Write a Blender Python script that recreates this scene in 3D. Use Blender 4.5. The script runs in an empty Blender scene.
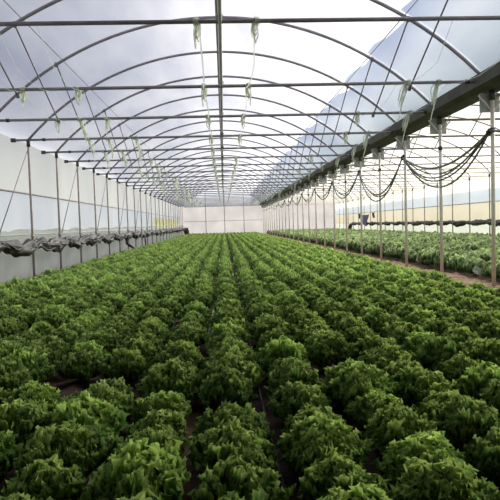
import bpy, math, random
import numpy as np
from mathutils import Vector, Matrix
random.seed(7); RNG = np.random.default_rng(11)
PI = math.pi
S = 2.2                      # bay spacing (m)
EYE = 1.1
XL, XR, XW = -4.35, 4.26, 12.5   # side posts, middle posts, far side wall
Y0 = 13.4                    # first side post in view
EAVE, APEX = EYE + 2.03, EYE + 3.93
YE = Y0 + 23 * S + .15       # end wall
YF = -2.2                    # entrance wall behind the camera
col = bpy.context.scene.collection
def yk(k): return Y0 + k * S

# ---------------------------------------------------------------- helpers
def tag(o, label=None, cat=None, group=None, kind=None):
    if label: o['label'] = label
    if cat: o['category'] = cat
    if group: o['group'] = group
    if kind: o['kind'] = kind
    return o
def empty(name, loc=(0, 0, 0)):
    o = bpy.data.objects.new(name, None); o.location = loc; o.empty_display_size = .1
    col.objects.link(o); return o
class MB:
    def __init__(s): s.v = []; s.f = []
    def tube(s, pts, r, n=8, cap=True):
        pts = [Vector(p) for p in pts]; rr = r if isinstance(r, (list, tuple)) else [r] * len(pts)
        b = len(s.v); up = None
        for i, p in enumerate(pts):
            d = (pts[min(i + 1, len(pts) - 1)] - pts[max(i - 1, 0)]).normalized()
            if up is None:
                up = Vector((0, 0, 1)) if abs(d.z) < .9 else Vector((1, 0, 0))
            x = d.cross(up)
            if x.length < 1e-4: x = d.orthogonal()
            x.normalize(); y = x.cross(d).normalized(); up = y
            for j in range(n):
                a = 2 * PI * j / n
                s.v.append(tuple(p + (x * math.cos(a) + y * math.sin(a)) * rr[i]))
        for i in range(len(pts) - 1):
            for j in range(n):
                a = b + i * n + j; c = b + i * n + (j + 1) % n
                s.f.append((a, c, c + n, a + n))
        if cap:
            s.f.append(tuple(b + j for j in range(n))[::-1])
            e = b + (len(pts) - 1) * n
            s.f.append(tuple(e + j for j in range(n)))
        return s
    def box(s, c, d):
        b = len(s.v); cx, cy, cz = c; dx, dy, dz = d[0] / 2, d[1] / 2, d[2] / 2
        for z in (-1, 1):
            for (x, y) in ((-1, -1), (1, -1), (1, 1), (-1, 1)):
                s.v.append((cx + x * dx, cy + y * dy, cz + z * dz))
        for f in ((3, 2, 1, 0), (4, 5, 6, 7), (0, 1, 5, 4), (1, 2, 6, 5), (2, 3, 7, 6), (3, 0, 4, 7)):
            s.f.append(tuple(b + i for i in f))
        return s
    def grid(s, P):          # P[i][j] points
        b = len(s.v); n = len(P); m = len(P[0])
        for row in P: s.v.extend(tuple(p) for p in row)
        for i in range(n - 1):
            for j in range(m - 1):
                a = b + i * m + j
                s.f.append((a, a + 1, a + m + 1, a + m))
        return s
    def build(s, name, mat, parent=None, smooth=True):
        me = bpy.data.meshes.new(name); me.from_pydata(s.v, [], s.f)
        me.materials.append(mat)
        if smooth: me.polygons.foreach_set('use_smooth', [True] * len(me.polygons))
        me.update()
        o = bpy.data.objects.new(name, me); col.objects.link(o)
        if parent: o.parent = parent
        return o
def copy_tree(o, parent=None):
    c = o.copy(); col.objects.link(c)
    if parent: c.parent = parent
    for ch in [x for x in bpy.data.objects if x.parent == o]: copy_tree(ch, c)
    return c
ORD = ['first', 'second', 'third', 'fourth', 'fifth', 'sixth', 'seventh', 'eighth', 'ninth', 'tenth', 'eleventh', 'twelfth',
       'thirteenth', 'fourteenth', 'fifteenth', 'sixteenth', 'seventeenth', 'eighteenth', 'nineteenth']
def ordw(i):
    if i < 19: return ORD[i]
    n = i + 1; t, u = n // 10, n % 10
    if u == 0: return {2: 'twentieth', 3: 'thirtieth', 4: 'fortieth', 5: 'fiftieth'}[t]
    return {2: 'twenty', 3: 'thirty', 4: 'forty', 5: 'fifty'}[t] + '-' + ORD[u - 1]

# ---------------------------------------------------------------- materials
def lin(c):
    return tuple(((x / 255) / 12.92 if x / 255 < .04045 else ((x / 255 + .055) / 1.055) ** 2.4) for x in c) + (1,)
def newmat(name):
    m = bpy.data.materials.new(name); m.use_nodes = True; nt = m.node_tree
    for n in list(nt.nodes): nt.nodes.remove(n)
    return m, nt, nt.nodes.new('ShaderNodeOutputMaterial')
def N(nt, t, **k):
    n = nt.nodes.new(t)
    for a, b in k.items():
        if a in n.inputs.keys(): n.inputs[a].default_value = b
        else: setattr(n, a, b)
    return n
def noise_col(nt, c1, c2, scale, coord='Object', detail=4, lo=.35, hi=.65, sc=(1, 1, 1)):
    tc = N(nt, 'ShaderNodeTexCoord'); mp = N(nt, 'ShaderNodeMapping', Scale=sc)
    no = N(nt, 'ShaderNodeTexNoise', Scale=scale, Detail=detail)
    nt.links.new(tc.outputs[coord], mp.inputs[0]); nt.links.new(mp.outputs[0], no.inputs['Vector'])
    r = N(nt, 'ShaderNodeValToRGB')
    r.color_ramp.elements[0].position = lo; r.color_ramp.elements[1].position = hi
    r.color_ramp.elements[0].color = c1; r.color_ramp.elements[1].color = c2
    nt.links.new(no.outputs['Fac'], r.inputs[0]); return r, no
def metal(name, c1, c2, rough=.45, met=.35, scale=3):
    m, nt, out = newmat(name); b = N(nt, 'ShaderNodeBsdfPrincipled', Roughness=rough, Metallic=met)
    r, no = noise_col(nt, c1, c2, scale)
    nt.links.new(r.outputs[0], b.inputs['Base Color']); nt.links.new(b.outputs[0], out.inputs[0]); return m
def plain(name, c1, c2, scale=5, rough=.8, bump=0):
    m, nt, out = newmat(name); b = N(nt, 'ShaderNodeBsdfPrincipled', Roughness=rough)
    r, no = noise_col(nt, c1, c2, scale)
    nt.links.new(r.outputs[0], b.inputs['Base Color']); nt.links.new(b.outputs[0], out.inputs[0])
    if bump:
        bp = N(nt, 'ShaderNodeBump', Strength=bump, Distance=.05)
        nt.links.new(no.outputs['Fac'], bp.inputs['Height']); nt.links.new(bp.outputs[0], b.inputs['Normal'])
    return m
def film(name, c1, c2, clear=.35, scale=.6, sc=(1, .25, 1), ramp=None, tcol=None):
    """greenhouse polythene: part clear, part milky"""
    m, nt, out = newmat(name)
    r, no = noise_col(nt, c1, c2, scale, sc=sc)
    colr = r.outputs[0]
    if ramp:
        axis, lo, hi, stops = ramp
        tc = N(nt, 'ShaderNodeTexCoord'); sp = N(nt, 'ShaderNodeSeparateXYZ'); nt.links.new(tc.outputs['Object'], sp.inputs[0])
        mr = N(nt, 'ShaderNodeMapRange'); mr.inputs['From Min'].default_value = lo; mr.inputs['From Max'].default_value = hi
        nt.links.new(sp.outputs[axis], mr.inputs['Value'])
        cr = N(nt, 'ShaderNodeValToRGB'); els = cr.color_ramp.elements
        for i, (p, c) in enumerate(stops):
            e = els[i] if i < 2 else els.new(p)
            e.position = p; e.color = c
        nt.links.new(mr.outputs[0], cr.inputs[0])
        mx = N(nt, 'ShaderNodeMix', data_type='RGBA', blend_type='MULTIPLY'); mx.inputs[0].default_value = 1
        nt.links.new(colr, mx.inputs[6]); nt.links.new(cr.outputs[0], mx.inputs[7]); colr = mx.outputs[2]
    tr = N(nt, 'ShaderNodeBsdfTransparent'); nt.links.new(colr, tr.inputs[0])
    tl = N(nt, 'ShaderNodeBsdfTranslucent'); nt.links.new(colr, tl.inputs[0])
    df = N(nt, 'ShaderNodeBsdfDiffuse'); nt.links.new(colr, df.inputs[0])
    bp = N(nt, 'ShaderNodeBump', Strength=.4, Distance=.05); nt.links.new(no.outputs['Fac'], bp.inputs['Height'])
    nt.links.new(bp.outputs[0], df.inputs['Normal'])
    m1 = N(nt, 'ShaderNodeMixShader'); m1.inputs[0].default_value = .22
    nt.links.new(tl.outputs[0], m1.inputs[1]); nt.links.new(df.outputs[0], m1.inputs[2])
    m2 = N(nt, 'ShaderNodeMixShader'); m2.inputs[0].default_value = clear
    nt.links.new(m1.outputs[0], m2.inputs[1]); nt.links.new(tr.outputs[0], m2.inputs[2])
    nt.links.new(m2.outputs[0], out.inputs[0]); return m
def leafmat(name, dark, light, tipc):
    m, nt, out = newmat(name)
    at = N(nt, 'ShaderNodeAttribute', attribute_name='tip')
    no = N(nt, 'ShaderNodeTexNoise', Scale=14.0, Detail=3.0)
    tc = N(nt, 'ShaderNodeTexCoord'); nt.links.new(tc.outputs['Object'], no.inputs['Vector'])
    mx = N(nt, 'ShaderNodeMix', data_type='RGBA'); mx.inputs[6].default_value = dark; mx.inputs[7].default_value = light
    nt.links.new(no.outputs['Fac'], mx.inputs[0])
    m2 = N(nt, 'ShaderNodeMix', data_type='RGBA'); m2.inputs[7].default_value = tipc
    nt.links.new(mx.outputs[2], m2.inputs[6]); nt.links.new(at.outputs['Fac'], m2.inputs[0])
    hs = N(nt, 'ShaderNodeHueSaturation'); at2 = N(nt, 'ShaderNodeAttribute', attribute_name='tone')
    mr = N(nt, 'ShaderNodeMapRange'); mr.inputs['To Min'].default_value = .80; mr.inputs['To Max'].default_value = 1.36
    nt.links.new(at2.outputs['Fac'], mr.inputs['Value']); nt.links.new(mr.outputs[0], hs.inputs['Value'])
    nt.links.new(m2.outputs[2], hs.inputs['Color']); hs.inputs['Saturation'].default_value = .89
    b = N(nt, 'ShaderNodeBsdfPrincipled', Roughness=.45)
    b.inputs['Specular IOR Level'].default_value = .35
    nt.links.new(hs.outputs[0], b.inputs['Base Color'])
    tl = N(nt, 'ShaderNodeBsdfTranslucent'); nt.links.new(hs.outputs[0], tl.inputs[0])
    ms = N(nt, 'ShaderNodeMixShader'); ms.inputs[0].default_value = .42
    nt.links.new(b.outputs[0], ms.inputs[1]); nt.links.new(tl.outputs[0], ms.inputs[2])
    nt.links.new(ms.outputs[0], out.inputs[0]); return m

M = {}
M['tube'] = metal('roof_steel', lin((136, 129, 136)), lin((164, 157, 164)), met=.05)
M['post'] = metal('galvanised_steel', lin((226, 219, 212)), lin((246, 241, 235)), rough=.5, met=.1)
M['sidepost'] = metal('weathered_steel', lin((164, 152, 146)), lin((198, 188, 180)), rough=.6, met=.1)
M['gutter'] = metal('dark_gutter_steel', lin((66, 66, 60)), lin((88, 90, 80)), rough=.6, met=.2)
M['plate'] = metal('bracket_steel', lin((165, 172, 178)), lin((195, 200, 204)), rough=.5, met=.2)
M['roof'] = film('roof_film', lin((222, 225, 234)), lin((252, 252, 253)), clear=.52, scale=1.1)
M['roof2'] = film('neighbour_roof_film', lin((250, 248, 236)), lin((255, 254, 246)), clear=.5)
M['reflect_tint'] = film('painted_reflection_film', lin((170, 178, 192)), lin((190, 196, 206)), clear=.20,
                  ramp=('X', 2.9, 4.2, [(0, (.90, .94, 1, 1)), (.35, (1, 1, .98, 1)), (1, (.93, .97, .9, 1))]))  # blue grey tint holds a painted reflection of the neighbouring roof
M['wall_l'] = film('side_wall_film', lin((222, 224, 226)), lin((240, 240, 238)), clear=.5, scale=.8, sc=(1, .6, .4), ramp=('Z', 0, 4, [(0, (1, 1, 1, 1)), (.485, (.90, .94, 1, 1)), (.5, (1, 1, .97, 1)), (1, (1, 1, .97, 1))]))
M['skirt'] = film('skirting_film', lin((240, 244, 232)), lin((252, 253, 246)), clear=.3, scale=2.5, sc=(1, 1, .5))
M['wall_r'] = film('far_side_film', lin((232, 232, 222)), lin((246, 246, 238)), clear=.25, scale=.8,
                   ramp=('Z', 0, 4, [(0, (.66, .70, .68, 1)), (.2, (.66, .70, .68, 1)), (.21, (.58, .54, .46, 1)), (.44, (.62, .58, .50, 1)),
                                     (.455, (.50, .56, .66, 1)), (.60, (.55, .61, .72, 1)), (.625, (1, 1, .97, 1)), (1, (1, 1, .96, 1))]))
M['wall_e'] = film('end_wall_film', lin((162, 159, 161)), lin((180, 177, 178)), clear=.08, scale=.5, sc=(1, 1, 1))
M['gable'] = film('gable_film', lin((186, 192, 206)), lin((212, 214, 224)), clear=.3, scale=.7, sc=(1, 1, 3))
M['dark'] = plain('black_rolled_film', lin((22, 19, 19)), lin((84, 76, 74)), scale=6, rough=.5, bump=.6)
M['black'] = plain('black_hose_plastic', lin((28, 30, 28)), lin((66, 68, 62)), scale=20, rough=.5)
M['hose'] = plain('grey_hose_plastic', lin((92, 96, 86)), lin((140, 142, 128)), scale=12, rough=.5)
M['darkhose'] = plain('dull_drip_hose_plastic', lin((62, 58, 54)), lin((100, 94, 88)), scale=12, rough=.7)
M['whitehose'] = plain('white_hose_plastic', lin((190, 190, 184)), lin((225, 224, 220)), scale=12, rough=.6)
M['twine'] = film('white_twine', lin((240, 244, 234)), lin((252, 253, 248)), clear=.4, scale=30)
M['wire'] = metal('thin_wire', lin((150, 148, 152)), lin((176, 174, 178)))
M['yellow'] = plain('yellowed_sheet', lin((176, 172, 110)), lin((226, 222, 178)), scale=3, rough=.8)
M['violet'] = plain('violet_cloth', lin((96, 92, 130)), lin((132, 126, 160)), scale=6, rough=.9)
M['field'] = plain('outside_field', lin((110, 116, 84)), lin((150, 146, 116)), scale=.3, rough=1)
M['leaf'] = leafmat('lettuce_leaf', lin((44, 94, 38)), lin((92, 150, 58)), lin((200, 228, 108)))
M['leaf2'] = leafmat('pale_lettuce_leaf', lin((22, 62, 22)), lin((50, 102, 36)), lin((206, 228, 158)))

def soilmat():
    m, nt, out = newmat('soil'); b = N(nt, 'ShaderNodeBsdfPrincipled', Roughness=.95)
    r, no = noise_col(nt, lin((44, 32, 27)), lin((104, 76, 62)), 6, detail=8, lo=.3, hi=.7)
    r2, no2 = noise_col(nt, (.75, .72, .7, 1), (1.2, 1.15, 1.1, 1), .6, detail=3)
    mx = N(nt, 'ShaderNodeMix', data_type='RGBA', blend_type='MULTIPLY'); mx.inputs[0].default_value = 1
    nt.links.new(r.outputs[0], mx.inputs[6]); nt.links.new(r2.outputs[0], mx.inputs[7])
    # dry, paler trodden strip along the gutter posts
    tc = N(nt, 'ShaderNodeTexCoord'); sp = N(nt, 'ShaderNodeSeparateXYZ'); nt.links.new(tc.outputs['Object'], sp.inputs[0])
    cr = N(nt, 'ShaderNodeValToRGB'); e = cr.color_ramp.elements
    e[0].position = 0; e[0].color = (0, 0, 0, 1); e[1].position = .35; e[1].color = (1, 1, 1, 1)
    x = e.new(.65); x.color = (1, 1, 1, 1); x = e.new(1); x.color = (0, 0, 0, 1)
    mr = N(nt, 'ShaderNodeMapRange'); mr.inputs['From Min'].default_value = 2.9; mr.inputs['From Max'].default_value = 5.0
    nt.links.new(sp.outputs['X'], mr.inputs['Value']); nt.links.new(mr.outputs[0], cr.inputs[0])
    r3, n3 = noise_col(nt, lin((104, 76, 58)), lin((172, 142, 112)), 9, detail=10)
    m3 = N(nt, 'ShaderNodeMix', data_type='RGBA'); nt.links.new(cr.outputs[0], m3.inputs[0])
    nt.links.new(mx.outputs[2], m3.inputs[6]); nt.links.new(r3.outputs[0], m3.inputs[7])
    nt.links.new(m3.outputs[2], b.inputs['Base Color'])
    bp = N(nt, 'ShaderNodeBump', Strength=.9, Distance=.04); nt.links.new(no.outputs['Fac'], bp.inputs['Height'])
    nt.links.new(bp.outputs[0], b.inputs['Normal']); nt.links.new(b.outputs[0], out.inputs[0]); return m
M['soil'] = soilmat()

# ---------------------------------------------------------------- camera
F = 580.0
yaw, pitch, roll = .044, .045, .028
fw = Vector((math.sin(yaw) * math.cos(pitch), math.cos(yaw) * math.cos(pitch), -math.sin(pitch)))
rt = Vector((math.cos(yaw), -math.sin(yaw), 0)); up = rt.cross(fw)
r2 = rt * math.cos(roll) - up * math.sin(roll); u2 = up * math.cos(roll) + rt * math.sin(roll)
cam = bpy.data.cameras.new('camera'); co = bpy.data.objects.new('camera', cam); col.objects.link(co)
cam.sensor_width = 36; cam.lens = F / 500 * 36; cam.clip_start = .05; cam.clip_end = 600
mw = Matrix((r2, u2, -fw)).transposed().to_4x4(); mw.translation = (0, 0, EYE); co.matrix_world = mw
bpy.context.scene.camera = co
def proj(x, y, z):
    p = Vector((x, y, z - EYE)); d = p.dot(fw)
    return 250 + F * p.dot(r2) / d, 250 - F * p.dot(u2) / d, d

# ---------------------------------------------------------------- ground
nx, ny = 190, 330
P = []
ph = RNG.random(8) * 6
for j in range(ny + 1):
    y = YF - .3 + (YE + .6 - YF) * (j / ny) ** 1.5
    row = []
    for i in range(nx + 1):
        x = -5.0 + (XW + .2 + 5.0) * i / nx
        z = .018 * math.cos(2 * PI * (x - .025) / .37) if x < 3.1 else 0
        z += .01 * math.sin(3.1 * x + ph[0] + 1.7 * y) + .012 * math.sin(5.3 * y + ph[1] - 2.2 * x) + float(RNG.normal()) * .006
        if x > 3.2 and x < 4.8: z += float(RNG.normal()) * .014
        if 3.95 < x < 4.7: z += .03 * math.exp(-((x - 4.3) / .2) ** 2)
        row.append((x, y, z - .02))
    P.append(row)
g = MB().grid(P).build('floor', M['soil']); tag(g, 'reddish brown soil of the lettuce beds', kind='structure')
P = [[(-120 + 260 * i / 6, -60 + 260 * j / 6, -.12) for i in range(7)] for j in range(7)]
tag(MB().grid(P).build('ground', M['field']), kind='structure')

# ---------------------------------------------------------------- hoops, cross tubes
def arc_z(dx, half, off=0):
    rise = APEX - EAVE; R = (half * half + rise * rise) / (2 * rise)
    return EAVE - (R - rise) + math.sqrt(max(R * R - dx * dx, 0)) + off
def hoop_mesh(half, name):
    m = MB(); pts = []
    for i in range(41):
        a = -half + 2 * half * i / 40
        pts.append((a, 0, arc_z(a, half)))
    m.tube(pts, .028, 8); return m
XC, HALF = (XL + XR) / 2, (XR - XL) / 2
XC2, HALF2 = (XR + XW) / 2, (XW - XR) / 2
ks = list(range(-3, 23))
proto = None
for n, k in enumerate(ks):
    if proto is None: o = proto = hoop_mesh(HALF, 'roof_hoop').build('roof_hoop', M['tube'])
    else: o = proto.copy(); col.objects.link(o)
    o.location = (XC, yk(k), 0)
    if k == -3: lb = 'dark steel roof hoop over the frilly lettuce, nearer the camera than every other hoop'
    else: lb = f'dark curved steel roof hoop over the frilly lettuce, {ordw(n-1)} in view from the camera'
    tag(o, lb, 'roof hoop', 'roof hoops over the frilly lettuce')
proto = None
for n, k in enumerate(list(range(-1, 23))):
    if proto is None: o = proto = hoop_mesh(HALF2, 'roof_hoop').build('roof_hoop', M['tube'])
    else: o = proto.copy(); col.objects.link(o)
    o.location = (XC2, yk(k), 0)
    tag(o, f'thin roof hoop of the bright house beyond the gutter, {ordw(n)} from the camera', 'roof hoop', 'roof hoops beyond the gutter')

# cross tube: tube > end cap, clips
TIEZ = {-3: EYE + 2.34, -2: EYE + 2.12, -1: EYE + 2.07}
tube0 = None
def make_tie(x0, x1, stub):
    r = empty('cross_tube')
    MB().tube([(x0 - stub, 0, 0), (x1, 0, 0)], .026, 8).build('tube', M['tube'], r)
    MB().box((x0 - stub, 0, 0), (.10, .07, .085)).build('end_cap', M['gutter'], r, False)
    for x in (x0 + .35, x1 - .3):
        MB().tube([(x - .03, 0, 0), (x + .03, 0, 0)], .036, 8).build('clip', M['gutter'], r)
    return r
for n, k in enumerate(ks):
    if k == -3: o = make_tie(XL + .4, XR - .4, 0)
    elif tube0 is None and k > -2: o = tube0 = make_tie(XL, XR, .33)
    elif k == -2: o = make_tie(XL + .1, XR - .1, 0)
    else: o = copy_tree(tube0)
    o.location = (0, yk(k), TIEZ.get(k, EAVE))
    tag(o, f'straight steel cross tube spanning above the frilly lettuce, {ordw(n)} from the camera', 'cross tube', 'cross tubes over the frilly lettuce')
tube1 = None
for n, k in enumerate(range(-2, 23)):
    if tube1 is None:
        o = tube1 = empty('cross_tube')
        MB().tube([(XR + .1, 0, 0), (XW, 0, 0)], .022, 8).build('tube', M['sidepost'], o)
    else: o = copy_tree(tube1)
    o.location = (0, yk(k), EAVE - .12)
    tag(o, f'pale cross tube beyond the gutter posts, {ordw(n)} from the camera', 'cross tube', 'cross tubes beyond the gutter')

# braces from each hoop down to the next cross tube
def brace_mesh(x):
    dz = arc_z(x - XC, HALF)
    m = MB().tube([(0, 0, dz), (0, S, EAVE)], .013, 6)
    m.tube([(0, -.03, dz + .02), (0, .03, dz - .03)], .03, 6); m.tube([(0, S - .02, EAVE + .02), (0, S + .02, EAVE - .02)], .03, 6)
    return m
for side, xb in (('side wall', -3.05), ('gutter', 2.95)):
    pr = None
    for n, k in enumerate(range(-3, 22)):
        if pr is None: o = pr = brace_mesh(xb).build('diagonal_brace', M['tube'])
        else: o = pr.copy(); col.objects.link(o)
        o.location = (xb, yk(k), 0)
        tag(o, f'thin diagonal roof brace on the {side} half, {ordw(n)} from the camera', 'brace', f'diagonal braces on the {side} half')
pr = None
for n, k in enumerate(range(-2, 14)):
    if pr is None:
        o = pr = MB().tube([(0, 0, arc_z(-2.6, HALF2)), (0, S, EAVE - .12)], .013, 6).build('diagonal_brace', M['sidepost'])
    else: o = pr.copy(); col.objects.link(o)
    o.location = (XC2 - 2.6, yk(k), 0)
    tag(o, f'thin diagonal brace high beyond the gutter, {ordw(n)} from the camera', 'brace', 'diagonal braces beyond the gutter')

# lengthwise members
o = MB().tube([(-.02, 1, APEX + .045), (-.02, YE, APEX + .045)], .022, 8).build('ridge_purlin', M['tube'])
tag(o, 'long thin steel purlin along the ridge on top of the hoops', 'purlin')
for kind, xx in (('side wall', -2.95), ('gutter', 2.9)):
    z = arc_z(xx - XC, HALF) + .035
    tag(MB().tube([(xx, 1, z), (xx, YE, z)], .007, 5).build('roof_wire', M['wire']), f'thin wire along the roof above the {kind} braces', 'wire')
m = MB().tube([(.025, 2.5, EAVE + .30), (.025, 6.8, EAVE + .30), (.025, 9.0, EAVE + .09), (.025, 11.2, EAVE + .055), (.025, YE - .2, EAVE + .055)], .024, 8)
M['pipe'] = metal('grey_pipe', lin((222, 216, 222)), lin((240, 236, 240)), met=0)
o = m.build('irrigation_pipe', M['pipe']); tag(o, 'grey irrigation pipe lying lengthwise on the cross tubes below the ridge', 'pipe')
for k in range(-3, 8):
    z = TIEZ.get(k, EAVE) + .05
    MB().tube([(.025, yk(k) - .05, z), (.025, yk(k) + .05, z)], .036, 8).build('coupling', M['gutter'], o)

# white training twines along the house
TW = [(-.22, 'next to the irrigation pipe on the side wall side', .012), (.42, 'next to the irrigation pipe on the gutter side', .009), (-2.05, 'half way to the side wall', .004),
      (-2.5, 'over the wall-side rows', .003), (-2.95, 'close to the side wall', .004), (2.75, 'half way to the gutter', .004), (3.55, 'close to the gutter', .004)]
for x, w, r in TW:
    pts = []
    for i in range(0, 24 * 4 + 1):
        y = yk(-3) + i * S / 4
        if y > YE - .1: break
        k = (y - Y0) / S; kk = round(k); base = TIEZ.get(kk, EAVE) if abs(k - kk) < .01 else EAVE
        sag = .05 * (1 - abs(math.cos(PI * k)))
        pts.append((x + .02 * math.sin(i * 1.3), y, base - .035 - sag))
    tag(MB().tube(pts, r, 5).build('training_twine', M['twine']), f'white lengthwise twine, {w}', 'twine')
# hanging bundles
def bundle(seed, L):
    rn = random.Random(seed); r = empty('twine_bundle')
    m = MB()
    lean = rn.uniform(-.05, .12)
    for s in range(8):
        ax, ay = rn.uniform(-.04, .04), rn.uniform(-.03, .03); pts = []
        ll = L * rn.uniform(.45, 1)
        dx = lean + rn.uniform(-.03, .03)
        for i in range(9):
            t = i / 8
            pts.append((ax * math.sin(PI * t) + dx * t + .008 * math.sin(7 * t + s), ay * math.sin(PI * t) + .015 * math.cos(7 * t + s), .03 - ll * t))
        m.tube(pts, .009, 5)
    m.build('strands', M['twine'], r)
    k = MB()
    for a in range(3):
        k.tube([(-.05 + .02 * a, .04 * math.cos(t / 8 * 2 * PI), .04 * math.sin(t / 8 * 2 * PI)) for t in range(9)], .012, 5)
    k.tube([(.0, 0, -.02), (.008, 0, -.07), (.012, 0, -.16)], [.014, .026, .010], 6)
    k.build('knot', M['twine'], r)
    return r
protos = [bundle(i, L) for i, L in enumerate((.52, .38, .62, .30))]
usedp = set(); rr = random.Random(3)
for (x, w, r), prob, nm in zip(TW, (1, .9, .9, .8, .95, .75, .75), ('wall-side of the irrigation pipe', 'gutter-side of the irrigation pipe', 'half way to the side wall', 'over the wall-side rows', 'close to the side wall',
                                                        'half way to the gutter', 'close to the gutter')):
    for n, k in enumerate(range(-3, 20)):
        if rr.random() > prob or (k == -3 and abs(x) > 1): continue
        pi = rr.randrange(4) if abs(x) > 1 else rr.choice((1, 3))
        if pi in usedp: o = copy_tree(protos[pi])
        else: o = protos[pi]; usedp.add(pi)
        o.location = (x + (rr.uniform(-.2, .2) if abs(x) > 1 else 0), yk(k), TIEZ.get(k, EAVE) - .0)
        o.rotation_euler.z = rr.uniform(-.5, .5) + (PI if x > 0 else 0)
        tag(o, f'white twine bundle on the {ordw(n)} cross tube, {nm}', 'twine', f'twine bundles {nm}')
for i, p in enumerate(protos):
    if i not in usedp:
        for c in [c for c in bpy.data.objects if c.parent == p]: bpy.data.objects.remove(c)
        bpy.data.objects.remove(p)

# ---------------------------------------------------------------- posts
def make_post(mat, r, h, plates=False, collar=True):
    e = empty('support_post')
    MB().tube([(0, 0, -.1), (0, 0, h)], r, 10).build('shaft', mat, e)
    MB().tube([(0, 0, h - .12), (0, 0, h + .03)], r + .014, 10).build('top_collar', M['gutter'], e)
    if plates:
        MB().box((-.02, .05, h - .15), (.32, .02, .30)).build('bracket_plate', M['plate'], e, False)
        m = MB().tube([(0, 0, h - .30), (-.22, 0, h - .04)], .014, 6); m.tube([(0, 0, h - .30), (.22, 0, h - .04)], .014, 6)
        m.build('knee_strut', mat, e)
        MB().tube([(0, 0, h - .62), (0, 0, h - .55)], r + .012, 8).build('clamp', M['gutter'], e)
    else:
        MB().tube([(0, 0, .92), (0, 0, 1.0)], r + .01, 8).build('clamp', M['sidepost'], e)
    return e
pr = None
for n, k in enumerate(range(-3, 23)):
    if pr is None: o = pr = make_post(M['post'], .031, EAVE - .08, True)
    else: o = copy_tree(pr)
    o.location = (XR, yk(k), 0)
    lb = 'pale steel gutter post nearer the camera than every other' if k == -3 else f'pale galvanised post holding the dark gutter, {ordw(n-1)} in view from the camera'
    tag(o, lb, 'post', 'posts under the gutter')
pr = None
for n, k in enumerate(range(-1, 23)):
    if pr is None: o = pr = make_post(M['sidepost'], .027, EAVE - .03)
    else: o = copy_tree(pr)
    o.location = (XL, yk(k), 0)
    lb = 'weathered side wall post nearer the camera than every other' if k == -1 else f'weathered steel post along the draped white side wall, {ordw(n-1)} in view from the camera'
    tag(o, lb, 'post', 'posts along the draped side wall')
pr = None
for n, k in enumerate(range(1, 23)):
    if pr is None: o = pr = make_post(M['sidepost'], .03, EAVE - .03)
    else: o = copy_tree(pr)
    o.location = (XW - .08, yk(k), 0)
    tag(o, f'thin post of the far side wall beyond the pale lettuce, {ordw(n)} from the camera', 'post', 'posts of the far side wall')
# side wall braces and rail
pr = None
for n, k in enumerate(range(0, 22, 2)):
    if pr is None: o = pr = MB().tube([(0, 0, EAVE - .25), (0, -1.9, 1.0)], .012, 6).build('wall_brace', M['tube'])
    else: o = pr.copy(); col.objects.link(o)
    o.location = (XL - .03, yk(k), 0)
    tag(o, f'thin slanting brace against the white side wall, {ordw(n)} from the camera', 'brace', 'slanting braces of the side wall')
XO = XL - .45
tag(MB().tube([(XO + .05, 4, 1.98), (XO + .05, YE, 1.98)], .022, 8).build('wall_rail', M['sidepost']), 'brown steel rail running along the white side wall at half height', 'rail')
tag(MB().tube([(XW - .05, 8, 1.82), (XW - .05, YE, 1.82)], .022, 8).build('wall_rail', M['sidepost']), 'dark level rail above the beige band of the far side wall', 'rail')
tag(MB().tube([(XL - .045, 4, 1.0), (XL - .045, YE, 1.0)], .014, 6).build('wall_rail', M['post']), 'thin pale rail under the white fold of the side wall', 'rail')

# ---------------------------------------------------------------- gutter
m = MB(); prof = [(-.30, .17), (-.27, .0), (-.14, -.05), (.14, -.05), (.27, .0), (.30, .17), (.27, .17), (.24, .02), (.1, -.02), (-.1, -.02), (-.24, .02), (-.27, .17)]
m.grid([[(XR + px, y, EAVE + pz) for px, pz in prof + prof[:1]] for y in (1.5, YE)])
tag(m.build('gutter', M['gutter'], None, False), 'long dark steel gutter on the row of pale posts', 'gutter')

# ---------------------------------------------------------------- films
def sheet(name, prof, ys, mat, kind='structure', ripple=0, label=None, cat=None):
    P = []
    for j, y in enumerate(ys):
        row = []
        for i, (x, z) in enumerate(prof):
            d = ripple * (math.sin(y * 3.1 + z * 2) + .6 * math.sin(y * 7.3 + z * 5 + 1)) if ripple else 0
            row.append((x + d, y, z))
        P.append(row)
    o = MB().grid(P).build(name, mat); tag(o, label, cat, kind=kind); return o
ys = [YF + (YE - YF) * i / 120 for i in range(121)]
prof = [(XO, EAVE + .09)] + [(XC - HALF + 2 * HALF * i / 48, arc_z(-HALF + 2 * HALF * i / 48, HALF) + .075) for i in range(0, 49)]
sheet('ceiling', prof, [y for y in ys if y >= 5.3], M['roof'])
M['blocker'] = plain('added_light_blocker', lin((86, 90, 88)), lin((110, 114, 110)), 2)
sheet('ceiling', prof, [YF + (5.45 - YF) * i / 10 for i in range(11)], M['blocker'])  # unseen opaque sheet, added over the roof to darken the nearest lettuces
prof = [(XC2 - HALF2 + 2 * HALF2 * i / 32, arc_z(-HALF2 + 2 * HALF2 * i / 32, HALF2) + .06) for i in range(33)]
sheet('ceiling', prof, ys, M['roof2'])
zs = [0, .4, .8, 1.0, 1.5, 1.98, 2.4, 2.8, EAVE + .09]
sheet('wall_left', [(XO, z - (.1 if z == 0 else 0)) for z in zs], ys, M['wall_l'], ripple=.008)
sheet('wall_right', [(XW, z) for z in (-.1, .4, .8, 1.2, 1.8, 2.4, 2.8, EAVE)], ys, M['wall_r'], ripple=.008)
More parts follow.
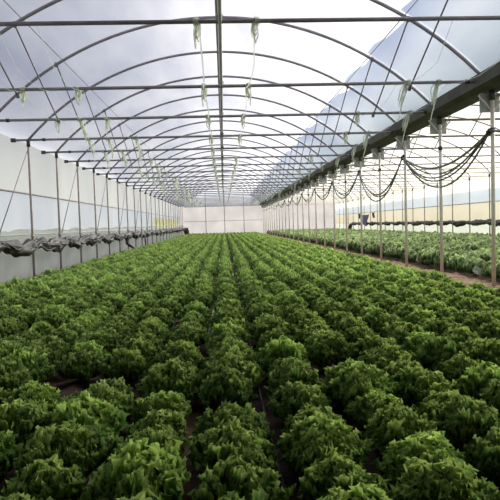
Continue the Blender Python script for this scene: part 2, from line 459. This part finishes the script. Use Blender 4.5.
# added tinted sheet paints the neighbour roof's reflection, edge stepped hoop by hoop
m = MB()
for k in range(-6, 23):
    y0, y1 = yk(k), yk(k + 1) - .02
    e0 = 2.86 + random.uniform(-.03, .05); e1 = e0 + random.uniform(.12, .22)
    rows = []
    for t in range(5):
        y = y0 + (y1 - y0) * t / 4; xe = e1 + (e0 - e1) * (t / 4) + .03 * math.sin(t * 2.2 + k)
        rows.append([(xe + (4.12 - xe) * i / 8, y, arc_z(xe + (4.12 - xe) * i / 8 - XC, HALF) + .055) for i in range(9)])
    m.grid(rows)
tag(m.build('painted_reflection', M['reflect_tint']), 'blue grey sheet as painted roof reflection with stepped edge under the roof beside the gutter', 'film')
# end walls
def gable_poly(xc, half, y, z0):
    return [[(xc - half + 2 * half * i / 32, y, z0 + (arc_z(-half + 2 * half * i / 32, half) + .05 - z0) * t / 5) for t in range(6)] for i in range(33)]
m = MB(); m.grid([[(XO + (XR - XO) * i / 16, YE, -.1 + (EAVE + .08) * t / 6) for t in range(7)] for i in range(17)])
tag(m.build('wall_back', M['wall_e']), kind='structure')
m = MB(); m.grid([[(XR + (XW - XR) * i / 16, YE, -.1 + (EAVE + .08) * t / 6) for t in range(7)] for i in range(17)])
tag(m.build('wall_back', M['wall_e']), kind='structure')
tag(MB().grid(gable_poly(XC, HALF, YE, EAVE - .03)).build('wall_gable', M['gable']), kind='structure')
tag(MB().grid(gable_poly(XC2, HALF2, YE, EAVE - .03)).build('wall_gable', M['roof2']), kind='structure')
M['front'] = plain('entrance_wall_panel', lin((120, 124, 122)), lin((150, 152, 148)), 1)
m = MB().box(((XO + XW) / 2, YF, APEX / 2 - .2), (XW - XO, .06, APEX + .3)); tag(m.build('wall_front', M['front'], None, False), kind='structure')
yy = YE - .06
for n, x in enumerate((-1.95, .12, 2.25)):
    tag(MB().tube([(x, yy, 0), (x, yy, APEX - .1 - .15 * abs(x))], .035, 8).build('end_post', M['sidepost']),
        'thin upright post on the lilac end wall, ' + ('nearest the draped side wall', 'in the middle', 'nearest the gutter posts')[n], 'post', 'posts on the end wall')
tag(MB().tube([(XL, yy - .05, 1.52), (XR, yy - .05, 1.52)], .022, 8).build('end_rail', M['sidepost']), 'thin level rail at half height of the lilac end wall', 'rail')
tag(MB().tube([(XL, yy - .05, EAVE), (XR, yy - .05, EAVE)], .03, 8).build('end_rail', M['tube']), 'dark level rail between the lilac end wall and its grey gable', 'rail')
tag(MB().box((-.1, YE - .25, .05), (8.0, .12, .16)).build('end_sill', M['black'], None, False), 'low dark sill along the foot of the end wall', 'sill')

# ---------------------------------------------------------------- left skirting, fold and black roll
def lump(y, a): return .5 * math.sin(y * 2.3 + a) + .3 * math.sin(y * 5.1 + a * 2) + .2 * math.sin(y * 9.7 + a * 3)
P = []
for j in range(0, 261):
    y = 4 + (YE - 4.1) * j / 260; row = []
    for i in range(10):
        t = i / 9; z = .93 + .02 * lump(y, 1) - t * 1.03
        bulge = .10 * math.sin(PI * t) * (1 + .25 * lump(y * .8, 2)) + .012 * lump(y * 4, t * 4)
        row.append((XL - .14 + bulge * .9, y, z))
    P.append(row)
tag(MB().grid(P).build('skirting_sheet', M['skirt']), 'greenish white plastic skirting sheet hanging behind the side wall posts down to the soil', 'sheet')
P = []
for j in range(0, 261):
    y = 4 + (YE - 4.1) * j / 260; row = []
    d = .06 * abs(math.cos(PI * (y - Y0) / S)) + .02 * lump(y * 1.6, 5)
    for i in range(8):
        t = i / 7; row.append((XL - .13 + .05 * math.sin(PI * t) + .01 * lump(y * 3, t * 6), y, 1.07 + d - t * .16))
    P.append(row)
M['fold'] = film('white_fold_film', lin((236, 242, 226)), lin((250, 252, 244)), clear=.02, scale=3)
tag(MB().grid(P).build('folded_film_edge', M['fold']), 'bright white folded film edge above the black roll', 'sheet')
def roll_obj(x, z0, y0, y1, rad, sag, seed, strands=4, step=.05, folds=1.0):
    m = MB(); rn = random.Random(seed); nr = 22; n = int((y1 - y0) / step); P = []
    fr = [(rn.uniform(.6, 3.2) * rn.choice((-1, 1)), rn.randint(2, 6), rn.uniform(0, 6)) for _ in range(6)] + [(rn.uniform(4, 8), 3, rn.uniform(0, 6))]
    for i in range(n + 1):
        y = y0 + (y1 - y0) * i / n; k = (y - Y0) / S; sg = abs(math.sin(PI * k))
        cz = z0 + sag * (.35 - sg) + .02 * lump(y * .7, seed); cx = x + .02 * lump(y * .9, seed + 4)
        ra = rad * (.55 + .5 * sg + .15 * lump(y * .8, seed + 2)); row = []
        for j in range(nr + 1):
            a = 2 * PI * j / nr; d = 0
            for (f1, q, p0) in fr: d += math.sin(f1 * y * 1.3 + q * a + p0)
            d = abs(d) * .22 * folds - .30 * folds
            row.append((cx + ra * .8 * (1 + d) * math.cos(a), y, cz + ra * (1 + d) * math.sin(a)))
        P.append(row)
    m.grid(P)
    for s_ in range(strands):     # loose folds slung over the roll
        a0 = rn.uniform(0, 6); pts = []
        for i in range(0, n + 1, 3):
            y = y0 + (y1 - y0) * i / n; k = (y - Y0) / S; sg = abs(math.sin(PI * k + .2 * s_))
            a = a0 + 1.9 * lump(y * .55, a0)
            pts.append((x + rad * .72 * math.cos(a), y, z0 + sag * (.3 - sg * (1.1 + .25 * s_)) + rad * .8 * math.sin(a)))
        m.tube(pts, rad * .17, 6)
    return m
o = roll_obj(XL + .16, .775, 3.5, YE - .4, .13, .11, 3, 3).build('rolled_film', M['dark'])
tag(o, 'crumpled black and grey film roll sagging between the posts of the white side wall', 'film roll')
m = MB().tube([(XL + .12, yk(5) + .8, .66), (XL + .16, yk(5) + .9, .4), (XL + .24, yk(6) - .1, .15), (XL + .3, yk(6) + .25, .04)], [.05, .065, .05, .06], 8)
m.build('hanging_tail', M['dark'], o)
m = MB().tube([(XL + .12, yk(8) + .2, .66), (XL + .16, yk(8) + .1, .4), (XL + .2, yk(8) - .1, .1)], [.03, .04, .03], 8)
m.build('hanging_tail', M['dark'], o)
m = MB().tube([(XL + .2, YE - .5, .85), (XL + .26, YE - .5, .5), (XL + .3, YE - .5, .02)], [.22, .3, .24], 9)
m.build('bunched_end', M['dark'], o)
o = roll_obj(XW - .24, .86, 14, yk(19), .13, .05, 8, 1, .12, .6).build('rolled_film', M['black'])
tag(o, 'smooth black film roll running along the far side wall beyond the pale lettuce', 'film roll')
MB().tube([(XW - .3, yk(19), .8), (XW - .35, yk(19) + .3, .45), (XW - .4, yk(19) + .4, .05)], [.16, .2, .17], 9).build('hanging_tail', M['black'], o)
# yellow sheet and cloths
P = [[(XL - .25, yk(11.2) + (yk(21) - yk(11.2)) * i / 40, .98 + (.72 + .06 * lump(i * .5, 2)) * t / 5) for t in range(6)] for i in range(41)]
tag(MB().grid(P).build('yellowed_sheet', M['yellow']), 'faded yellow sheet on the side wall near its far end, above the black roll', 'sheet')
def cloth(x, y, z, w, h, seed):
    P = []
    for i in range(13):
        t = i / 12; P.append([(x + .06 * math.sin(t * 9 + s * .8 + seed), y + w * (t - .5) * (1 - .25 * s / 6), z - h * s / 6 - .05 * math.sin(PI * t)) for s in range(7)])
    m = MB().grid(P); v = len(m.v) // 1
    m.grid([[(a + .035, b, c) for a, b, c in r] for r in P]); return m
tag(cloth(XW - .48, yk(16.2), 1.62, 2.2, .85, 1).build('hanging_cloth', M['violet']), 'dusty violet cloth hung over the black roll of the far side wall', 'cloth')
tag(cloth(XW - .42, yk(15), 1.75, .5, .4, 2).build('hanging_cloth', M['black']), 'small dark rag hung on the far side wall near the violet cloth', 'cloth')
tag(cloth(XW - .42, yk(17.2), 1.75, .6, .4, 3).build('hanging_cloth', M['black']), 'small dark rag hung above the violet cloth at its farther end', 'cloth')

# ---------------------------------------------------------------- drooping hoses under the gutter
def hose_bunch(k0, k1, z0, z1, sags, seed, r=.014):
    e = empty('hose_bundle', (XR, yk(k0), z0)); rn = random.Random(seed)
    for s, sg in enumerate(sags):
        pts = []; L = (k1 - k0) * S
        for i in range(17):
            t = i / 16; c = 4 * t * (1 - t)
            pts.append((-.06 + .05 * math.sin(s * 2) * c + rn.uniform(-.004, .004), L * t, (z1 - z0) * t - sg * c + .02 * math.sin(s) * (1 - c)))
        MB().tube(pts, r * rn.uniform(.8, 1.2), 6).build('hose', M['black'] if s % 2 else M['hose'], e)
    MB().tube([(-.05, -.05, .03), (-.05, .02, 0), (-.05, .08, -.05)], [.03, .045, .03], 7).build('tie', M['black'], e)
    return e
spec = [(-2, 0, 2.44, 2.55, (.40, .52, .60, .66, .78)), (0, 2, 2.55, 2.60, (.78, .84, .96)), (2, 4, 2.6, 2.6, (.55, .6, .7)), (4, 6, 2.6, 2.6, (.45, .55)),
        (6, 8, 2.6, 2.6, (.4, .5)), (8, 10, 2.6, 2.6, (.4, .45)), (10, 12, 2.6, 2.6, (.35, .4)), (12, 14, 2.6, 2.6, (.3, .4)), (14, 17, 2.6, 2.6, (.35,))]
for n, (a, b, z0, z1, sg) in enumerate(spec):
    tag(hose_bunch(a, b, z0, z1, sg, n, .017), f'bundle of dark hoses drooping between the gutter posts, {ordw(n)} loop from the camera', 'hose', 'drooping hose bundles')
tag(hose_bunch(-4.5, -2, 2.6, 2.46, (.3, .4), 20, .017), 'bundle of dark hoses tied to the first gutter post and leading towards the camera', 'hose', 'drooping hose bundles')

# drip hoses on the soil
def soil_hose(x, y0, y1, mat, r, label, z=.02):
    pts = [(x + .015 * math.sin(y * 1.1 + x), y, z + .008 * math.sin(y * 2)) for y in np.arange(y0, y1, .3)]
    tag(MB().tube(pts, r, 6).build('drip_hose', mat), label, 'hose')
soil_hose(-.16, 5.3, 6.9, M['whitehose'], .014, 'pale length of drip hose between two rows near the middle of the bed', .09)
soil_hose(.58, .8, 30, M['darkhose'], .009, 'grey drip hose on the soil, the one on the gutter side of the open furrow')
soil_hose(.21, .8, 30, M['darkhose'], .006, 'thin grey drip hose along the open furrow in the middle of the bed')

# ---------------------------------------------------------------- lettuces
def lettuce_np(rng, tips, nu, nv, ruff, cyc, rad, height, tw, tl, lobes=5):
    """a mound of short ruffled leaf ends leaning out of a common heart"""
    V = []; Fc = []; T = []; b = 0
    lp = rng.random(3) * 6.28
    for i in range(tips):
        q = (i + .5) / tips; el = math.asin(min(1, .02 + .98 * q)) if tips else 0   # 0 = rim, pi/2 = top
        az = i * 2.39996 + rng.normal() * .25
        lob = 1 + .15 * math.sin(lobes * az + lp[0]) * math.cos(el) + .13 * math.sin(3 * az + lp[1] + 3 * el) + .10 * math.sin(2 * az + lp[2]) + rng.normal() * .10
        R0 = .58 * lob; sc = rng.uniform(.75, 1.25)
        ca, sa = math.cos(az), math.sin(az)
        base = np.array([ca * math.cos(el) * R0, sa * math.cos(el) * R0, .12 + math.sin(el) * .62 * lob])
        e2 = min(1.5, el * .75 + .55 + rng.normal() * .18)            # leaf ends point up and out
        az2 = az + rng.normal() * .35; c2, s2 = math.cos(az2), math.sin(az2)
        d = np.array([c2 * math.cos(e2), s2 * math.cos(e2), math.sin(e2)])
        sd_ = np.array([-s2, c2, 0.]); nn = np.cross(sd_, d)
        u = np.linspace(-1, 1, nu)[None, :].repeat(nv, 0); t = np.linspace(0, 1, nv)[:, None].repeat(nu, 1)
        half = tw * sc * (.35 + .65 * np.sin(np.clip(t * 1.2, 0, 1) * PI / 2))
        L = tl * sc * t * (1 - .30 * u * u); mg = np.clip(np.maximum(np.abs(u) ** 1.5 * .9, t ** 2) * np.clip(t * 1.8, 0, 1), 0, 1)
        wav = np.sin(u * cyc * PI + rng.random() * 6.28) * .8 + rng.normal(size=u.shape) * .45
        nrm = ruff * mg * wav - .30 * tl * sc * t * t + .25 * tw * u * u       # droops outward, cupped
        al = L + ruff * .5 * mg * rng.normal(size=u.shape); la = half * u + ruff * .35 * mg * rng.normal(size=u.shape)
        Pt = base + al[..., None] * d + la[..., None] * sd_ - (-nrm)[..., None] * nn * -1 * -1
        Pt = Pt.reshape(-1, 3) * np.array([rad, rad, height]); Pt[:, 2] = np.maximum(Pt[:, 2], .004)
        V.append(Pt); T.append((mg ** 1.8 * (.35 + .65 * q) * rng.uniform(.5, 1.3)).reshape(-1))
        idx = (np.arange(nv - 1)[:, None] * nu + np.arange(nu - 1)[None, :]).reshape(-1) + b
        Fc.append(np.stack([idx, idx + 1, idx + nu + 1, idx + nu], 1)); b += nu * nv
    return np.concatenate(V), np.concatenate(Fc), np.concatenate(T)
def np_mesh(name, V, Fc, T, tone, mat):
    me = bpy.data.meshes.new(name); me.vertices.add(len(V)); me.vertices.foreach_set('co', V.astype(np.float32).ravel())
    me.loops.add(len(Fc) * 4); me.polygons.add(len(Fc)); me.loops.foreach_set('vertex_index', Fc.astype(np.int32).ravel())
    me.polygons.foreach_set('loop_start', np.arange(0, len(Fc) * 4, 4, dtype=np.int32))
    me.update(calc_edges=True)
    a = me.attributes.new('tip', 'FLOAT', 'POINT'); a.data.foreach_set('value', np.clip(T, 0, 1).astype(np.float32))
    a = me.attributes.new('tone', 'FLOAT', 'POINT'); a.data.foreach_set('value', np.broadcast_to(tone, len(V)).astype(np.float32).copy())
    me.polygons.foreach_set('use_smooth', np.ones(len(Fc), dtype=bool))
    me.materials.append(mat); return me
CURL = (250, 13, 5, .085, 3.6, .19, .165, .14, .46)
CURL_LO = (64, 5, 3, .10, 1.6, .174, .18, .20, .48)
BROAD = (48, 7, 5, .07, 1.2, .21, .25, .27, .60)
BROAD_LO = (26, 5, 3, .08, 1.0, .21, .25, .32, .60)
curls = []
for i in range(8):
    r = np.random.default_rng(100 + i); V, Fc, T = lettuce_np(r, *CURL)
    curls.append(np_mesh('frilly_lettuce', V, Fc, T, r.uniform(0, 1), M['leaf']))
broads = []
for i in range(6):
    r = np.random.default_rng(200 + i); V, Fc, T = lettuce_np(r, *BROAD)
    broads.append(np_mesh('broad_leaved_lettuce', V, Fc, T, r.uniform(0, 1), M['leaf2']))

def field(rows, y_start, y_end, step, seed):
    r = np.random.default_rng(seed); out = []
    for ri, x in rows:
        y = y_start + r.uniform(0, step)
        while y < y_end:
            if r.random() > .012: out.append((ri, x + r.normal() * .012, y + r.normal() * .02, r.uniform(.84, 1.14), r.uniform(0, 6.28), r.random()))
            y += step
    return out
def visible(x, y, z, mg=25):
    if y < .8: return False
    px, py, d = proj(x, y, z); return -mg < px < 500 + mg and py < 620
def plant(items, nind, meshes, labeler, cat, groupf, name, lo_par, mat, stufflabel, skip=()):
    items = [i for i in items if not any(math.hypot(i[1] - a, i[2] - b) < c for a, b, c in skip)]
    vis = sorted([i for i in items if visible(i[1], i[2], .12)], key=lambda q: q[1] ** 2 + q[2] ** 2)[:nind]
    ids = set(map(id, vis)); cnt = {}
    for it in sorted(vis, key=lambda q: q[2]):
        ri, x, y, s, a, tone = it; cnt[ri] = cnt.get(ri, -1) + 1
        o = bpy.data.objects.new(name, meshes[int(tone * 1000) % len(meshes)]); col.objects.link(o)
        o.location = (x, y, -.01); o.rotation_euler = (random.uniform(-.08, .08), random.uniform(-.08, .08), a); o.scale = (s, s, s * random.uniform(.88, 1.12))
        tag(o, labeler(ri, cnt[ri]), cat, groupf)
    rest = [i for i in items if id(i) not in ids]
    protos = [lettuce_np(np.random.default_rng(300 + q), *lo_par) for q in range(10)]
    Vs, Fs, Ts, Tn = [], [], [], []; b = 0
    for ri, x, y, s, a, tone in rest:
        V, Fc, T = protos[int(tone * 10)]
        c, sn = math.cos(a) * s, math.sin(a) * s
        W = np.stack([V[:, 0] * c - V[:, 1] * sn + x, V[:, 0] * sn + V[:, 1] * c + y, V[:, 2] * s - .01], 1)
        Vs.append(W); Fs.append(Fc + b); Ts.append(T); Tn.append(np.full(len(V), tone)); b += len(V)
    me = np_mesh(name, np.concatenate(Vs), np.concatenate(Fs), np.concatenate(Ts), np.concatenate(Tn), mat)
    o = bpy.data.objects.new(name + '_field', me); col.objects.link(o); tag(o, stufflabel, cat, kind='stuff')
    print(name, len(vis), len(rest), len(me.polygons))
rows = [(k, .025 + .37 * k + (.02 if k > 0 else -.015)) for k in range(-10, 10)]
def lab1(ri, n):
    if ri >= 0: return f'frilly lettuce, {ordw(n)} from the camera in the {ordw(ri)} row gutter-side of the pale drip hose'
    return f'frilly lettuce, {ordw(n)} from the camera in the {ordw(-ri-1)} row wall-side of the pale drip hose'
SK = [(-1.15, 3.8, .30), (-.75, 3.7, .16), (-.5, 4.9, .2), (1.35, 3.5, .2), (-.16 - .37 * 5, 3.3, .15), (1.15, 4.6, .15), (-.16, 3.0, .0)]
plant(field(rows, .5, YE - .7, .33, 5), 300, curls, lab1, 'lettuce', 'frilly lettuces in the near bed', 'frilly_lettuce', CURL_LO, M['leaf'],
      'rows of frilly green lettuce running on to the end wall', SK)
rows = [(k, 4.85 + .42 * k) for k in range(0, 18)]
def lab2(ri, n): return f'pale broad-leaved lettuce, {ordw(n)} from the camera in the {ordw(ri)} row beyond the gutter posts'
plant(field(rows, 4.5, YE - .8, .40, 6), 300, broads, lab2, 'lettuce', 'pale lettuces beyond the gutter posts', 'broad_leaved_lettuce', BROAD_LO, M['leaf2'],
      'rows of pale broad-leaved lettuce running on beyond the gutter posts')
# white scraps by the path
for n, (x, y) in enumerate(((4.72, 10.6), (4.75, 13.9))):
    P = [[(x - .09 + .18 * i / 6, y - .05 + .1 * j / 5, .06 + .05 * math.sin(i * 1.4 + j) + .02 * j) for j in range(6)] for i in range(7)]
    m = MB().grid(P); m.grid([[(a, b, c - .012) for a, b, c in r] for r in P])
    tag(m.build('plastic_scrap', M['fold']), 'crumpled white plastic scrap on the soil path, ' + ('the nearer of two', 'the farther of two'), 'scrap') if False else \
        tag(m.build('plastic_scrap', M['fold']), 'crumpled white plastic scrap at the pale lettuce edge, ' + ('the nearer of two', 'the farther of two')[n], 'scrap')

# ---------------------------------------------------------------- sky and sun
sc = bpy.context.scene
w = bpy.data.worlds.new('sky'); sc.world = w; w.use_nodes = True; nt = w.node_tree
for n in list(nt.nodes): nt.nodes.remove(n)
out = nt.nodes.new('ShaderNodeOutputWorld'); bg = nt.nodes.new('ShaderNodeBackground'); nt.links.new(bg.outputs[0], out.inputs[0])
tc = nt.nodes.new('ShaderNodeTexCoord')
sd = Vector((.35, .9, .35)).normalized()
dp = nt.nodes.new('ShaderNodeVectorMath'); dp.operation = 'DOT_PRODUCT'; nt.links.new(tc.outputs['Generated'], dp.inputs[0]); dp.inputs[1].default_value = sd
mr = nt.nodes.new('ShaderNodeMapRange'); nt.links.new(dp.outputs['Value'], mr.inputs['Value']); mr.inputs['From Min'].default_value = .7; mr.inputs['From Max'].default_value = 1.0
cr = nt.nodes.new('ShaderNodeValToRGB'); nt.links.new(mr.outputs[0], cr.inputs[0]); e = cr.color_ramp.elements
e[0].position = 0; e[0].color = (.32, .34, .43, 1); e[1].position = .9; e[1].color = (1.0, .95, .97, 1)
for p_, c_ in ((.3, (.35, .37, .46, 1)), (.6, (.50, .52, .62, 1)), (.75, (.86, .84, .90, 1))):
    x = e.new(p_); x.color = c_
no = nt.nodes.new('ShaderNodeTexNoise'); no.inputs['Scale'].default_value = 2.5; nt.links.new(tc.outputs['Generated'], no.inputs['Vector'])
ma = nt.nodes.new('ShaderNodeMapRange'); ma.inputs['To Min'].default_value = .92; ma.inputs['To Max'].default_value = 1.08; nt.links.new(no.outputs['Fac'], ma.inputs['Value'])
sx = nt.nodes.new('ShaderNodeSeparateXYZ'); nt.links.new(tc.outputs['Generated'], sx.inputs[0])
hz = nt.nodes.new('ShaderNodeMapRange'); hz.interpolation_type = 'SMOOTHSTEP'; nt.links.new(sx.outputs['Z'], hz.inputs['Value'])
hz.inputs['From Min'].default_value = .02; hz.inputs['From Max'].default_value = .26; hz.inputs['To Min'].default_value = 1; hz.inputs['To Max'].default_value = 0
mxh = nt.nodes.new('ShaderNodeMix'); mxh.data_type = 'RGBA'; nt.links.new(hz.outputs[0], mxh.inputs[0]); nt.links.new(cr.outputs[0], mxh.inputs[6]); mxh.inputs[7].default_value = (1.12, 1.11, 1.08, 1)
nt.links.new(mxh.outputs[2], bg.inputs[0])
st = nt.nodes.new('ShaderNodeMath'); st.operation = 'MULTIPLY'; st.inputs[1].default_value = 1.15; nt.links.new(ma.outputs[0], st.inputs[0]); nt.links.new(st.outputs[0], bg.inputs[1])
sun = bpy.data.lights.new('sun', 'SUN'); so = bpy.data.objects.new('sun', sun); col.objects.link(so)
sun.energy = 8.5; sun.angle = .6; sun.color = (1, .96, .88)
so.rotation_euler = Vector((.85, .85, .62)).to_track_quat('Z', 'Y').to_euler()

sc.view_settings.view_transform = 'Standard'; sc.view_settings.look = 'None'; sc.view_settings.gamma = 1
sc.view_settings.use_curve_mapping = False; sc.view_settings.exposure = 0
c = sc.cycles; c.use_denoising = True; c.max_bounces = 10; c.diffuse_bounces = 5; c.transparent_max_bounces = 16; c.transmission_bounces = 8
